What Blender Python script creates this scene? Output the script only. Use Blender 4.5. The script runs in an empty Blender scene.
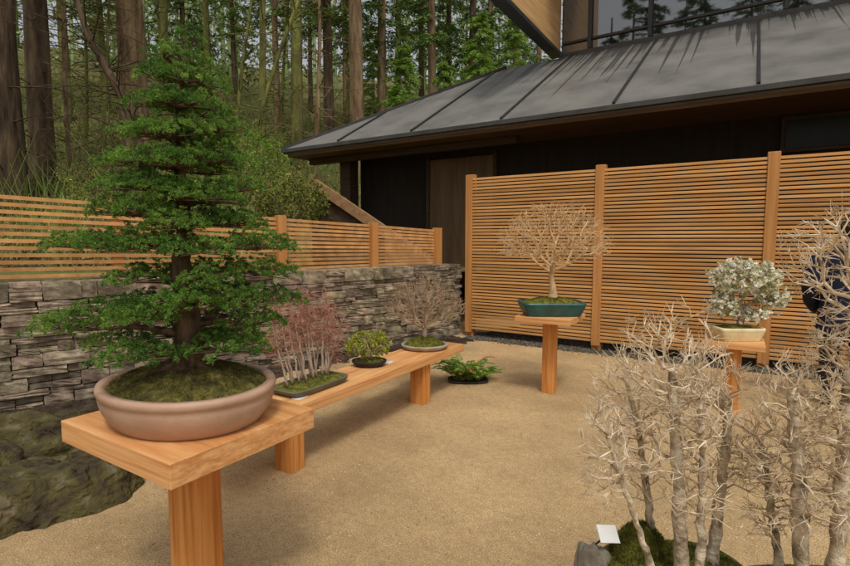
import bpy, bmesh, math, random
import numpy as np
from mathutils import Vector
random.seed(5)
R = np.random.default_rng(11)
SC = bpy.context.scene
COL = SC.collection
PI = math.pi
A = math.radians(32.0); PT = math.radians(4.87); F = 505.0; EYE = 1.55
cA, sA, cP, sP = math.cos(A), math.sin(A), math.cos(PT), math.sin(PT)

# ---------------------------------------------------------------- measuring helpers
def ray(px, py):
    cx = (px - 425) / F; cy = (283 - py) / F
    wf = cP + cy * sP; vz = -sP + cy * cP
    return cx, wf, vz
def uw(px, py, w):                      # (right, forward, height) of a point at forward distance w
    cx, wf, vz = ray(px, py); t = w / wf
    return np.array([cx * t, w, EYE + vz * t])
def world(p):                           # (right, forward, height) -> world
    return np.array([p[0] * cA - p[1] * sA, p[0] * sA + p[1] * cA, p[2]])
def at_z(px, py, z):
    cx, wf, vz = ray(px, py); t = (z - EYE) / vz
    return world((cx * t, wf * t, z))
def at_y(px, py, y):
    cx, wf, vz = ray(px, py); d = world((cx, wf, 0)); t = y / d[1]
    return np.array([d[0] * t, y, EYE + vz * t])

# ---------------------------------------------------------------- geometry collector
def unit(v):
    return v / np.maximum(np.linalg.norm(v, axis=-1, keepdims=True), 1e-9)
def rand_unit(n):
    return unit(R.normal(size=(n, 3)))
def frames(D):
    a = np.where(np.abs(D[:, 2:3]) < .9, np.array([[0, 0, 1.]]), np.array([[1., 0, 0]]))
    X = unit(np.cross(D, a)); return X, np.cross(D, X)
_bm = bmesh.new(); bmesh.ops.create_cube(_bm, size=2)
bmesh.ops.subdivide_edges(_bm, edges=_bm.edges[:], cuts=3, use_grid_fill=True)
_bm.verts.index_update()
RV = np.array([v.co[:] for v in _bm.verts]); RF = np.array([[v.index for v in f.verts] for f in _bm.faces]); _bm.free()
_bm = bmesh.new(); bmesh.ops.create_icosphere(_bm, subdivisions=5, radius=1)
IV = np.array([v.co[:] for v in _bm.verts]); IF = np.array([[v.index for v in f.verts] for f in _bm.faces]); _bm.free()
_bm = bmesh.new(); bmesh.ops.create_icosphere(_bm, subdivisions=1, radius=1)
PV = np.array([v.co[:] for v in _bm.verts]); PF = np.array([[v.index for v in f.verts] for f in _bm.faces]); _bm.free()

class G:
    def __init__(s): s.V = []; s.T = []; s.Q = []; s.n = 0
    def add(s, V, T=None, Q=None):
        V = np.asarray(V, float).reshape(-1, 3)
        if T is not None and len(T): s.T.append(np.asarray(T) + s.n)
        if Q is not None and len(Q): s.Q.append(np.asarray(Q) + s.n)
        s.V.append(V); s.n += len(V)
    def box(s, c, size, rz=0):
        h = np.array(size) / 2.
        V = np.array([[x, y, z] for z in (-1, 1) for y in (-1, 1) for x in (-1, 1)]) * h
        if rz:
            k, q = math.cos(rz), math.sin(rz); V = np.stack([V[:, 0] * k - V[:, 1] * q, V[:, 0] * q + V[:, 1] * k, V[:, 2]], 1)
        s.add(V + np.array(c), None, [[0, 2, 3, 1], [4, 5, 7, 6], [0, 1, 5, 4], [2, 6, 7, 3], [0, 4, 6, 2], [1, 3, 7, 5]])
    def bar(s, p0, p1, wid, hei):         # box along p0-p1, wid sideways, hei vertical
        p0 = np.array(p0, float); p1 = np.array(p1, float); d = unit(p1 - p0)
        x = unit(np.cross(d, [0, 0, 1.])); z = np.cross(x, d)
        V = [p + x * i * wid / 2 + z * k * hei / 2 for p in (p0, p1) for (i, k) in ((-1, -1), (1, -1), (1, 1), (-1, 1))]
        s.add(V, None, [[3, 2, 1, 0], [4, 5, 6, 7], [0, 1, 5, 4], [1, 2, 6, 5], [2, 3, 7, 6], [3, 0, 4, 7]])
    def prism(s, pts, vec):               # polygon extruded along vec
        pts = np.array(pts, float); n = len(pts); V = np.concatenate([pts, pts + np.array(vec)])
        Q = [[i, (i + 1) % n, n + (i + 1) % n, n + i] for i in range(n)]
        if n == 4: s.add(V, None, Q + [[3, 2, 1, 0], [4, 5, 6, 7]])
        else: s.add(V, [[2, 1, 0], [3, 4, 5]], Q)
    def frustums(s, P0, P1, R0, R1, k=5):
        P0 = np.asarray(P0, float); P1 = np.asarray(P1, float); R0 = np.asarray(R0, float); R1 = np.asarray(R1, float)
        D = unit(P1 - P0); X, Y = frames(D); a = np.arange(k) * 2 * PI / k
        ring = np.cos(a)[None, :, None] * X[:, None] + np.sin(a)[None, :, None] * Y[:, None]
        V = np.concatenate([P0[:, None] + ring * R0[:, None, None], P1[:, None] + ring * R1[:, None, None]], 1)
        i = np.arange(k); j = (i + 1) % k
        q = np.stack([i, j, k + j, k + i], 1)
        Q = (np.arange(len(P0))[:, None, None] * 2 * k + q[None]).reshape(-1, 4)
        s.add(V, None, Q)
    def tube(s, pts, rad, k=10, lump=0):
        pts = np.array(pts, float); n = len(pts); rad = np.array(rad, float)
        D = unit(np.gradient(pts, axis=0)); x = unit(np.cross(D[0], [0.3, .9, .1])); V = []
        a = np.arange(k) * 2 * PI / k; lm = 1 + lump * R.normal(size=k)
        for i in range(n):
            x = unit(x - D[i] * np.dot(x, D[i])); y = np.cross(D[i], x)
            rr = rad[i] * lm * (1 + lump * .6 * R.normal(size=k))
            V.append(pts[i] + (np.cos(a) * rr)[:, None] * x + (np.sin(a) * rr)[:, None] * y)
        V = np.concatenate(V + [pts[:1], pts[-1:]]); i = np.arange(k); j = (i + 1) % k
        Q = np.concatenate([np.stack([r * k + i, r * k + j, (r + 1) * k + j, (r + 1) * k + i], 1) for r in range(n - 1)])
        e = n * k
        T = np.concatenate([np.stack([j, i, np.full(k, e)], 1), np.stack([(n - 1) * k + i, (n - 1) * k + j, np.full(k, e + 1)], 1)])
        s.add(V, T, Q)
    def lathe(s, prof, sx=1, sy=1, k=48, power=2.0):   # superellipse lathe, profile (r,z)
        a = np.arange(k) * 2 * PI / k
        cx = np.sign(np.cos(a)) * np.abs(np.cos(a)) ** (2 / power); cy = np.sign(np.sin(a)) * np.abs(np.sin(a)) ** (2 / power)
        V = []; n = len(prof)
        for r, z in prof: V.append(np.stack([cx * r * sx, cy * r * sy, np.full(k, z)], 1))
        i = np.arange(k); j = (i + 1) % k
        Q = np.concatenate([np.stack([r * k + i, r * k + j, (r + 1) * k + j, (r + 1) * k + i], 1) for r in range(n - 1)])
        s.add(np.concatenate(V), None, Q)
    def rock(s, c, rad, amp=.12, rz=0, boxy=.6):
        V = RV.copy(); V = V * boxy + unit(V) * 1.25 * (1 - boxy); V += R.normal(size=V.shape) * amp
        V *= np.array(rad)
        k, q = math.cos(rz), math.sin(rz); V = np.stack([V[:, 0] * k - V[:, 1] * q, V[:, 0] * q + V[:, 1] * k, V[:, 2]], 1)
        s.add(V + np.array(c), None, RF)
    def pebbles(s, Cn, rad):
        n = len(Cn); sc = np.asarray(rad)[:, None, None] * R.uniform(.6, 1.2, (n, 1, 3)) * np.array([1, 1, .6])
        V = Cn[:, None] + PV[None] * sc * (1 + .15 * R.normal(size=(n, len(PV), 1)))
        T = (np.arange(n)[:, None, None] * len(PV) + PF[None]).reshape(-1, 3); s.add(V, T)
    def blades(s, B, D, L, W, curl=0):
        B = np.asarray(B, float); D = unit(np.asarray(D, float)); n = len(B)
        L = np.broadcast_to(L, n)[:, None]; W = np.broadcast_to(W, n)[:, None]
        S = unit(np.cross(D, rand_unit(n))); N = np.cross(S, D)
        M = B + D * L * .45 + N * L * curl
        V = np.stack([B, M + S * W / 2, B + D * L, M - S * W / 2], 1)
        s.add(V, None, np.arange(n * 4).reshape(n, 4))
    def tufts(s, Cn, Ax, k, L, W, bias=.7, lj=.3):
        B = np.repeat(Cn, k, 0); D = unit(np.repeat(Ax, k, 0) * bias + rand_unit(len(B)))
        s.blades(B, D, L * R.uniform(1 - lj, 1 + lj, len(B)), W)
    def mesh(s, name, smooth=False):
        V = np.concatenate(s.V).astype(np.float32); Fs = []
        if s.T: Fs.append(np.concatenate(s.T).astype(np.int32))
        if s.Q: Fs.append(np.concatenate(s.Q).astype(np.int32))
        loops = np.concatenate([f.ravel() for f in Fs]); tot = np.concatenate([np.full(len(f), f.shape[1], np.int32) for f in Fs])
        start = np.concatenate([[0], np.cumsum(tot)[:-1]]).astype(np.int32)
        me = bpy.data.meshes.new(name); me.vertices.add(len(V)); me.vertices.foreach_set('co', V.ravel())
        me.loops.add(len(loops)); me.loops.foreach_set('vertex_index', loops)
        me.polygons.add(len(tot)); me.polygons.foreach_set('loop_start', start)
        me.polygons.foreach_set('use_smooth', np.full(len(tot), smooth, bool))
        me.update(calc_edges=True); me.validate(); return me

def tag(o, label=None, cat=None, group=None, kind=None):
    for k, v in (('label', label), ('category', cat), ('group', group), ('kind', kind)):
        if v: o[k] = v
    return o
def thing(name, label, cat, loc=(0, 0, 0), rz=0, group=None):
    o = bpy.data.objects.new(name, None); COL.objects.link(o); o.location = loc; o.rotation_euler = (0, 0, rz); o.empty_display_size = .1
    return tag(o, label, cat, group)
def part(name, g, m, parent=None, smooth=False, bevel=0, rz=0):
    me = g.mesh(name, smooth) if isinstance(g, G) else g
    if m and not me.materials: me.materials.append(m)
    o = bpy.data.objects.new(name, me); COL.objects.link(o); o.parent = parent
    if rz: o.rotation_euler = (0, 0, rz)
    if bevel:
        b = o.modifiers.new('bevel', 'BEVEL'); b.width = bevel; b.segments = 2; b.limit_method = 'ANGLE'
    return o

# ---------------------------------------------------------------- materials
def lin(c):
    return tuple(((v / 255) / 12.92 if v / 255 <= .04045 else ((v / 255 + .055) / 1.055) ** 2.4) for v in c) + (1,)
def material(name, cols, scale=5, rough=.8, bump=.3, bscale=None, stretch=(1, 1, 1), island=0, detail=6, spec=.3, trans=0, pos=None, bdist=.01, hue=0):
    m = bpy.data.materials.new(name); m.use_nodes = True; nt = m.node_tree; N = nt.nodes; Lk = nt.links.new
    b = N['Principled BSDF']; b.inputs['Roughness'].default_value = rough; b.inputs['Specular IOR Level'].default_value = spec
    tc = N.new('ShaderNodeTexCoord'); mp = N.new('ShaderNodeMapping'); mp.inputs['Scale'].default_value = stretch; Lk(tc.outputs['Object'], mp.inputs['Vector'])
    nz = N.new('ShaderNodeTexNoise'); nz.inputs['Scale'].default_value = scale; nz.inputs['Detail'].default_value = detail; nz.inputs['Roughness'].default_value = .6; Lk(mp.outputs['Vector'], nz.inputs['Vector'])
    rp = N.new('ShaderNodeValToRGB'); e = rp.color_ramp.elements
    n = len(cols); pos = pos or ([.32 + .36 * i / max(n - 1, 1) for i in range(n)])
    while len(e) < n: e.new(.5)
    for i, (p, c) in enumerate(zip(pos, cols)): e[i].position = p; e[i].color = lin(c)
    Lk(nz.outputs['Fac'], rp.inputs['Fac']); out = rp.outputs['Color']
    if island:
        ge = N.new('ShaderNodeNewGeometry'); hs = N.new('ShaderNodeHueSaturation')
        mr = N.new('ShaderNodeMapRange'); mr.inputs['To Min'].default_value = 1 - island; mr.inputs['To Max'].default_value = 1 + island
        Lk(ge.outputs['Random Per Island'], mr.inputs['Value']); Lk(mr.outputs['Result'], hs.inputs['Value']); Lk(out, hs.inputs['Color'])
        if hue:
            wn = N.new('ShaderNodeTexWhiteNoise'); wn.noise_dimensions = '1D'; Lk(ge.outputs['Random Per Island'], wn.inputs['W'])
            m2 = N.new('ShaderNodeMapRange'); m2.inputs['To Min'].default_value = .5 - hue; m2.inputs['To Max'].default_value = .5 + hue
            Lk(wn.outputs['Value'], m2.inputs['Value']); Lk(m2.outputs['Result'], hs.inputs['Hue'])
        out = hs.outputs['Color']
    Lk(out, b.inputs['Base Color'])
    if bump:
        n2 = N.new('ShaderNodeTexNoise'); n2.inputs['Scale'].default_value = bscale or scale * 4; n2.inputs['Detail'].default_value = 6; Lk(mp.outputs['Vector'], n2.inputs['Vector'])
        bp = N.new('ShaderNodeBump'); bp.inputs['Strength'].default_value = bump; bp.inputs['Distance'].default_value = bdist; Lk(n2.outputs['Fac'], bp.inputs['Height']); Lk(bp.outputs['Normal'], b.inputs['Normal'])
    if trans:
        tr = N.new('ShaderNodeBsdfTranslucent'); Lk(out, tr.inputs['Color']); mx = N.new('ShaderNodeMixShader'); mx.inputs['Fac'].default_value = trans
        o = N['Material Output']; Lk(b.outputs['BSDF'], mx.inputs[1]); Lk(tr.outputs['BSDF'], mx.inputs[2]); Lk(mx.outputs['Shader'], o.inputs['Surface'])
    return m
def wood(name, cols, axis, rough=.6, island=0, k=22, st=None):
    if st is None: st = [1, 1, 1]; st[axis] = .04
    return material(name, cols, scale=k, rough=rough, bump=.1, bscale=k * 3, stretch=st, island=island, detail=8, bdist=.002)

CED = [(188, 126, 72), (212, 156, 100), (228, 180, 126)]
M_cedx = wood('cedar_x', CED, 0, k=60, st=(.025, .28, 1)); M_cedy = wood('cedar_y', CED, 1, k=60, st=(.28, .025, 1)); M_cedz = wood('cedar_z', [(172, 102, 46), (202, 134, 68), (218, 156, 90)], 2, k=40)
M_slat = wood('screen_slat', [(162, 114, 63), (194, 143, 84), (208, 159, 103)], 0, island=.2)
M_slatpost = wood('screen_post', [(168, 114, 60), (200, 144, 86)], 2)
M_rail = material('fence_rail', [(170, 122, 72), (204, 155, 100)], 8, island=.18, bump=.1)
M_stone = material('wall_stone', [(88, 78, 64), (128, 115, 96), (166, 153, 130)], 8, island=.38, hue=.025, bump=.7, bscale=50, bdist=.009, rough=.92, detail=10)
M_core = material('wall_core', [(32, 27, 22), (48, 41, 33)], 20)
M_rockdark = material('dark_rock', [(40, 34, 27), (72, 63, 49), (86, 80, 48), (114, 103, 84)], 6, bump=1, bscale=22, bdist=.04, rough=1, detail=9, spec=.1)
M_rockpale = material('pale_rock', [(112, 104, 90), (146, 138, 122)], 16, bump=.6, bscale=60)
M_pebble = material('pebble', [(80, 75, 67), (116, 109, 98)], 30, island=.4, bump=0)
M_grain = material('grit', [(116, 94, 64), (178, 154, 116), (222, 202, 166)], 2.5, island=.35, bump=0)
M_soil = material('dark_soil', [(40, 33, 25), (64, 53, 40), (92, 77, 58)], 6, bump=1, bscale=50, bdist=.02, rough=1)
M_moss = material('moss', [(60, 60, 22), (98, 98, 34), (132, 128, 52)], 30, bump=.8, bscale=160, bdist=.01, rough=.95, island=.25)
M_mossdark = material('moss_dark', [(54, 46, 24), (84, 78, 34), (120, 112, 50)], 14, bump=.9, bscale=120, bdist=.012, rough=.95, island=.28)
M_spruce = material('spruce_needles', [(62, 96, 38), (100, 138, 55), (142, 174, 78)], 9, island=.33, hue=.02, bump=0, rough=.55, trans=.25)
M_sbark = material('spruce_bark', [(48, 36, 26), (88, 70, 50), (118, 98, 74)], 26, stretch=(1, 1, .35), bump=1, bscale=50, bdist=.01, rough=.95)
M_terra = material('taupe_clay', [(160, 128, 108), (176, 143, 121), (188, 156, 133)], 5, bump=.1, bscale=90, rough=.55)
M_teal = material('teal_glaze', [(26, 64, 62), (42, 92, 86)], 9, bump=.1, rough=.3, spec=.5)
M_cream = material('cream_glaze', [(200, 182, 132), (228, 214, 172)], 9, bump=.1, rough=.4)
M_browntray = material('greygreen_tray', [(86, 84, 66), (112, 108, 86)], 9, bump=.2)
M_greypot = material('grey_pot', [(150, 140, 126), (180, 170, 154)], 9, bump=.2)
M_darkpot = material('dark_pot', [(42, 37, 32), (62, 55, 48)], 9, bump=.3)
M_pale = material('pale_bark', [(112, 99, 80), (192, 176, 150), (234, 221, 198)], 24, bump=1, bscale=60, bdist=.012, rough=.9, detail=10)
M_paletwig = material('pale_twig', [(146, 124, 96), (208, 188, 158), (240, 226, 200)], 26, bump=0, rough=.8)
M_tan = material('tan_twig', [(176, 144, 104), (218, 186, 142)], 12, bump=0, rough=.85)
M_grey = material('grey_bark', [(136, 116, 100), (182, 160, 142)], 30, bump=.3, bscale=100)
M_greytwig = material('grey_twig', [(132, 108, 82), (174, 150, 120)], 12, bump=0)
M_redtwig = material('pink_twig', [(156, 108, 90), (190, 142, 120)], 12, bump=0)
M_redbud = material('rust_bud', [(158, 70, 54), (194, 102, 80)], 12, bump=0, island=.3)
M_azalea = material('azalea_leaf', [(104, 118, 28), (158, 166, 54), (192, 192, 84)], 18, bump=0, island=.3, trans=.25)
M_blossom = material('blossom', [(230, 226, 206), (246, 243, 230)], 12, bump=0, island=.1, trans=.25)
M_paleleaf = material('pale_leaf', [(140, 150, 90), (190, 192, 134)], 12, bump=0, island=.3, trans=.25)
M_fern = material('fern_leaf', [(80, 116, 40), (120, 154, 62), (158, 178, 88)], 10, bump=0, island=.3, trans=.25)
M_redleaf = material('red_leaf', [(150, 90, 54), (180, 122, 76)], 10, bump=0, island=.3, trans=.2)
M_white = material('card_white', [(222, 222, 220), (236, 236, 234)], 10, bump=0, rough=.5)
M_bldg = material('shade_dark_wall', [(32, 25, 19), (46, 37, 27)], 3, bump=.1, rough=.8, stretch=(3, 3, .3))  # near-black brown carries the deep shade under the eave
M_bldg2 = material('glow_brown_door', [(88, 67, 45), (116, 91, 63)], 3, bump=.1, rough=.6, stretch=(3, 3, .3))  # door brown lightened to put a faint warm glow into the recess
M_soffit = wood('soffit_wood', [(84, 60, 38), (116, 85, 55)], 0, rough=.7)
M_beam = wood('beam_wood', [(54, 40, 27), (76, 57, 39)], 0, rough=.7)
M_wing = wood('wing_wood', [(188, 144, 92), (222, 182, 130)], 1, rough=.5)
M_metal = material('dark_metal', [(38, 37, 36), (50, 49, 47)], 4, bump=.05, rough=.45, spec=.5)
M_edge = material('roof_edge_metal', [(58, 57, 54), (74, 72, 69)], 4, bump=.05, rough=.5)
M_stairwood = material('stair_wood', [(124, 94, 64), (160, 124, 88)], 8, bump=.1)
M_stairdark = material('stair_dark', [(58, 44, 32), (80, 62, 44)], 8, bump=.1)
M_glass = material('window_glass', [(26, 32, 29), (36, 42, 38)], .8, bump=0, rough=.02, spec=1.0)
M_glass.node_tree.nodes['Principled BSDF'].inputs['IOR'].default_value = 1.9
M_glassdark = material('shaded_glass', [(26, 28, 24), (36, 38, 32)], .8, bump=0, rough=.25, spec=.25)
M_forest = material('forest_floor', [(76, 65, 42), (100, 93, 53), (94, 110, 48)], 1.2, bump=.8, bscale=9, bdist=.1, rough=1)
M_fbark = material('fir_bark', [(47, 38, 29), (80, 65, 49), (106, 90, 69)], 5, stretch=(1, 1, .18), bump=.9, bscale=11, bdist=.06, rough=1)
M_fbark2 = material('fir_bark_brown', [(78, 61, 44), (122, 100, 74), (150, 130, 100)], 5, stretch=(1, 1, .18), bump=.9, bscale=11, bdist=.06, rough=1)
M_mossbark = material('mossy_bark', [(70, 65, 41), (106, 106, 56), (136, 140, 76)], 3, stretch=(1, 1, .3), bump=.8, bscale=16, bdist=.04, rough=1)
M_fol = [material('conifer_a', [(54, 75, 33), (88, 115, 48), (124, 150, 67)], .8, bump=0, island=.3),
         material('conifer_b', [(72, 95, 40), (108, 137, 58), (148, 170, 84)], .8, bump=0, island=.3)]
M_far = material('hazed_conifer', [(94, 109, 66), (126, 144, 90), (162, 174, 120)], .25, bump=0, island=.25)  # leaves paled so their colour carries the distance haze
M_sapl = material('sapling_leaf', [(88, 120, 44), (128, 160, 62), (166, 188, 88)], 1.5, bump=0, island=.3, trans=.25)
M_shrub = material('shrub_leaf', [(82, 92, 34), (120, 128, 52), (150, 154, 72)], 3, bump=0, island=.3)
M_brush = material('brush', [(124, 108, 70), (112, 120, 60), (120, 146, 64)], .5, bump=0, island=.38)
M_navy = material('navy_cloth', [(19, 23, 42), (28, 33, 58)], 8, bump=.3, bscale=60)
M_trouser = material('dark_cloth', [(34, 33, 36), (48, 46, 48)], 8, bump=.2)
M_skin = material('skin', [(190, 140, 112), (206, 158, 130)], 6, bump=.05, rough=.5)
M_hair = material('hair', [(30, 22, 16), (56, 42, 30)], 40, bump=.4, rough=.5)

def mult(m, tex, ramp):
    nt = m.node_tree; N = nt.nodes; Lk = nt.links.new; b = N['Principled BSDF']; src = b.inputs['Base Color'].links[0].from_socket
    rp = N.new('ShaderNodeValToRGB'); e = rp.color_ramp.elements
    for i, (p, c) in enumerate(ramp): e[i].position = p; e[i].color = (*c, 1)
    Lk(tex, rp.inputs['Fac']); mx = N.new('ShaderNodeMix'); mx.data_type = 'RGBA'; mx.blend_type = 'MULTIPLY'; mx.inputs['Factor'].default_value = 1
    Lk(src, mx.inputs[6]); Lk(rp.outputs['Color'], mx.inputs[7]); Lk(mx.outputs[2], b.inputs['Base Color'])
def noise(m, scale, detail=6, stretch=None, rough=.6):
    N = m.node_tree.nodes; tc = [n for n in N if n.type == 'TEX_COORD'][0]; nz = N.new('ShaderNodeTexNoise'); nz.inputs['Scale'].default_value = scale; nz.inputs['Detail'].default_value = detail; nz.inputs['Roughness'].default_value = rough
    src = tc.outputs['Object']
    if stretch:
        mp = N.new('ShaderNodeMapping'); mp.inputs['Scale'].default_value = stretch; m.node_tree.links.new(src, mp.inputs['Vector']); src = mp.outputs['Vector']
    m.node_tree.links.new(src, nz.inputs['Vector']); return nz.outputs['Fac']
def maths(m, op, a, b):
    n = m.node_tree.nodes.new('ShaderNodeMath'); n.operation = op
    for i, v in enumerate((a, b)):
        if isinstance(v, (int, float)): n.inputs[i].default_value = v
        else: m.node_tree.links.new(v, n.inputs[i])
    return n.outputs[0]
M_sand = material('sand', [(150, 122, 84), (201, 170, 125), (236, 211, 168)], 130, rough=.95, bump=.9, bscale=200, bdist=.01, detail=4)
mult(M_sand, noise(M_sand, .9, 9, None, .65), [(.3, (.62, .6, .56)), (.64, (1.07, 1.06, 1.03))])
mult(M_sand, noise(M_sand, 22, 5), [(.35, (.83, .82, .8)), (.6, (1, 1, 1))])
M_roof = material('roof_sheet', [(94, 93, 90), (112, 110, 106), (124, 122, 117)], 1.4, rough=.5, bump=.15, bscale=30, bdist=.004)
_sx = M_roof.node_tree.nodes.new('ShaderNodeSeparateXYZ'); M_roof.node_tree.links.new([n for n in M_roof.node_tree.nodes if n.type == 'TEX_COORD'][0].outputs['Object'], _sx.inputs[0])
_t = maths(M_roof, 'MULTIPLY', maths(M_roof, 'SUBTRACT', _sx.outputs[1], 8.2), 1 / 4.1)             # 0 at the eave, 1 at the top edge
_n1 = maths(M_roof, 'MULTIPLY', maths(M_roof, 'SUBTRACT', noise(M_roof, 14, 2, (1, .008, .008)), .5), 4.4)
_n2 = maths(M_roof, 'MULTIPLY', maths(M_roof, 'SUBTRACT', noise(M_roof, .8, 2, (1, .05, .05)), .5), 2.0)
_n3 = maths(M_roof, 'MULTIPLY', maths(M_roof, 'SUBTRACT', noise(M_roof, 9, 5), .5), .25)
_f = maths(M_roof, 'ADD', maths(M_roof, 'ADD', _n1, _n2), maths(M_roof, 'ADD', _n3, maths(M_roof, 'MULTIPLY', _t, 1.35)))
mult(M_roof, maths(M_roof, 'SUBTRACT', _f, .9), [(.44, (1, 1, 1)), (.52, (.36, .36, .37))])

# ---------------------------------------------------------------- ground
g = G(); s_ = 160
g.add([[-s_, -s_, 0], [s_, -s_, 0], [s_, s_, 0], [-s_, s_, 0]], None, [[0, 1, 2, 3]])
tag(part('ground', g, M_sand), 'tan decomposed granite floor of the courtyard', 'ground', kind='structure')
W0 = np.array([-6.05, .2]); W1 = np.array([-3.88, 7.29]); WD = unit(W1 - W0); WN = np.array([WD[1], -WD[0]]); WL = float(np.linalg.norm(W1 - W0))
def wallpt(a, s, z): p = W0 + WD * a - WN * s; return np.array([p[0], p[1], z])   # s metres behind the wall face
wr = math.atan2(WD[1], WD[0])
n = 26000                                                     # grit on the sand, denser close by
w_ = .9 + 5.6 * R.uniform(0, 1, n) ** 1.6; u_ = R.uniform(-1, 1, n) * w_ * .95
pts = np.stack([u_ * cA - w_ * sA, u_ * sA + w_ * cA, np.full(n, .001)], 1); pts = pts[((pts[:, :2] - W0) @ WN > .1) & (pts[:, 1] < 7.0)]
g = G(); g.pebbles(pts, R.uniform(.0018, .0055, len(pts)))
tag(part('loose_grit', g, M_grain), 'loose grit scattered over the tan courtyard floor', 'grit', kind='stuff')
g = G(); aa = np.linspace(-.5, WL - .2, 260); ed = .42 + .12 * np.sin(aa * 2.1) + .07 * np.sin(aa * 5.3 + 1) + .6 * np.exp(-((aa - 1.6) / 1.2) ** 2) + .04 * np.sin(aa * 13) + .03 * np.sin(aa * 29 + 2) + .025 * R.normal(size=260)
V = np.concatenate([[wallpt(a, .1, .004) for a in aa], [wallpt(a, -e, .004) for a, e in zip(aa, ed)]]); i = np.arange(259)
g.add(V, None, np.stack([i, i + 260, i + 261, i + 1], 1)); tag(part('soil_strip', g, M_soil), 'dark soil along the foot of the stone wall', 'ground', kind='structure')  # dark sheet laid over the sand, widest toward the wall's near end
n = 9000; a_ = R.uniform(-.4, WL - .2, n); s_ = -R.uniform(0, 1, n) ** .8 * np.interp(a_, aa, ed) * 1.02
g = G(); g.pebbles(np.array([wallpt(a, s, .006) for a, s in zip(a_, s_)]), R.uniform(.003, .016, n)); tag(part('soil_clods', g, M_soil), 'dark clods and stone chips on the soil by the wall', 'soil', kind='stuff')
g = G(); g.add([[-3.7, 7.0, .004], [9, 7.0, .004], [9, 9.6, .004], [-3.2, 9.6, .004]], None, [[0, 1, 2, 3]])  # gravel bed; its dark colour behind the screen stands in for shade on sand
tag(part('gravel_bed_shade', g, M_soil), 'bed under the gravel, coloured dark for the shade behind the slatted screen', 'ground', kind='structure')
n = 9000; pts = np.stack([R.uniform(-3.7, 4, n), 6.96 + R.uniform(0, 1, n) ** 1.1 * .6 + R.normal(size=n) * .04, R.uniform(.004, .014, n)], 1)
g = G(); g.pebbles(pts, R.uniform(.007, .016, n))
tag(part('drainage_gravel', g, M_pebble), 'grey pebbles along the foot of the slatted screen', 'gravel', kind='stuff')

# ---------------------------------------------------------------- stone wall
t = thing('stone_wall', 'low dry stacked grey stone wall under the rail fence', 'wall')
g = G(); z = -.03
while z < 1.13:
    h = random.choice([.055, .07, .085, .105, .13])
    if z + h > 1.1: h = max(1.16 - z, .045)
    a = -random.random() * .3
    while a < WL:
        L = random.uniform(.15, .5) * (1 if h < .09 else .8); L = min(L, WL + .02 - a) if a + L > WL else L
        if L > .03:
            hh = h * random.uniform(.9, 1.0)
            split = h > .095 and random.random() < .35
            for q in range(2 if split else 1):
                hq = hh / (2 if split else 1)
                g.rock(wallpt(a + L / 2, .2 + random.uniform(-.035, .03), z + (q + .5) * (h / (2 if split else 1)) + random.uniform(-.003, .003)), (L / 2 * .985, .2, hq / 2 * .985), amp=.022, rz=wr + random.uniform(-.025, .025), boxy=.92)
        a += L
    z += h
part('stones', g, M_stone, t)
g = G(); g.box(wallpt(WL / 2, .27, .55), (WL - .12, .42, 1.08), wr); part('wall_core', g, M_core, t)

# ---------------------------------------------------------------- rocks by the wall
def boulder(name, label, c, rad, m, amp=.2, seed=0, flat=-.25, rz=0, clip=.75, smooth=False):
    rs = np.random.default_rng(seed); V = IV.copy(); d = np.zeros(len(V))
    V = np.clip(V, -clip, clip) / clip * .4 + V * .6
    for f_ in (1.2, 2.4, 5, 10, 20, 40):
        for _ in range(4):
            k = rs.normal(size=3) * f_; d += np.sin(IV @ k + rs.uniform(0, 6)) / f_ ** .85 * .45
    V = V * (1 + amp * d[:, None]); V[:, 2] = np.maximum(V[:, 2], flat)
    g = G(); g.add((V + [0, 0, -flat]) * np.array(rad), IF)
    o = part(name, g, m, None, smooth=smooth); o.location = c; o.rotation_euler = (0, 0, rz); tag(o, label, 'rock'); return o
for (px, py, rad, sd_, lab) in ((48, 500, (.42, .34, .26), 3, 'largest of the rough dark rocks at the lower left below the stone wall'), (-70, 490, (.45, .42, .3), 5, 'rough dark rock cut by the left edge of the photo'), (108, 466, (.32, .24, .19), 12, 'rough dark rock between the stone wall and the front cedar stand'), (34, 452, (.36, .24, .3), 17, 'dark rock close against the foot of the stone wall at the left')):
    c = at_z(px, py, 0); boulder('boulder', lab, (c[0], c[1], -.05), rad, M_rockdark, .26, sd_, rz=wr + .3 * math.sin(sd_))

# ---------------------------------------------------------------- rail fence on the wall
def fence_pt(px, py):
    o = W0 - WN * .28; cx, wf, vz = ray(px, py); d = world((cx, wf, 0))[:2]
    M_ = np.array([[d[0], -WD[0]], [d[1], -WD[1]]]); tt = np.linalg.solve(M_, o)
    return np.array([d[0] * tt[0], d[1] * tt[0], EYE + vz * tt[0]])
t = thing('rail_fence', 'horizontal cedar rail fence standing on the stone wall', 'fence')
FP = [(-150, 186, 281), (118, 205, 274), (280, 219.5, 269), (372, 226, 265), (436, 231, 262.5)]
tops = [fence_pt(p[0], p[1]) for p in FP]; bots = [fence_pt(p[0], p[2]) for p in FP]
for i in range(4):
    g = G()
    for k in range(12):
        f_ = k / 11.; a = tops[i] * (1 - f_) + bots[i] * f_; b = tops[i + 1] * (1 - f_) + bots[i + 1] * f_
        g.bar(a, b, .03, .036)
    part('rails', g, M_rail, t)
for i in (1, 2, 3, 4):
    g = G(); b = bots[i].copy(); tp = tops[i].copy() + [0, 0, .05]; b[2] = 1.1
    off = np.array([-WN[0], -WN[1], 0]) * (.065 if i == 1 else -.03)
    g.box((b + tp) / 2 + off, (.11, .12, tp[2] - b[2]), wr)
    part('post', g, M_slatpost, t, bevel=.004)

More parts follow.
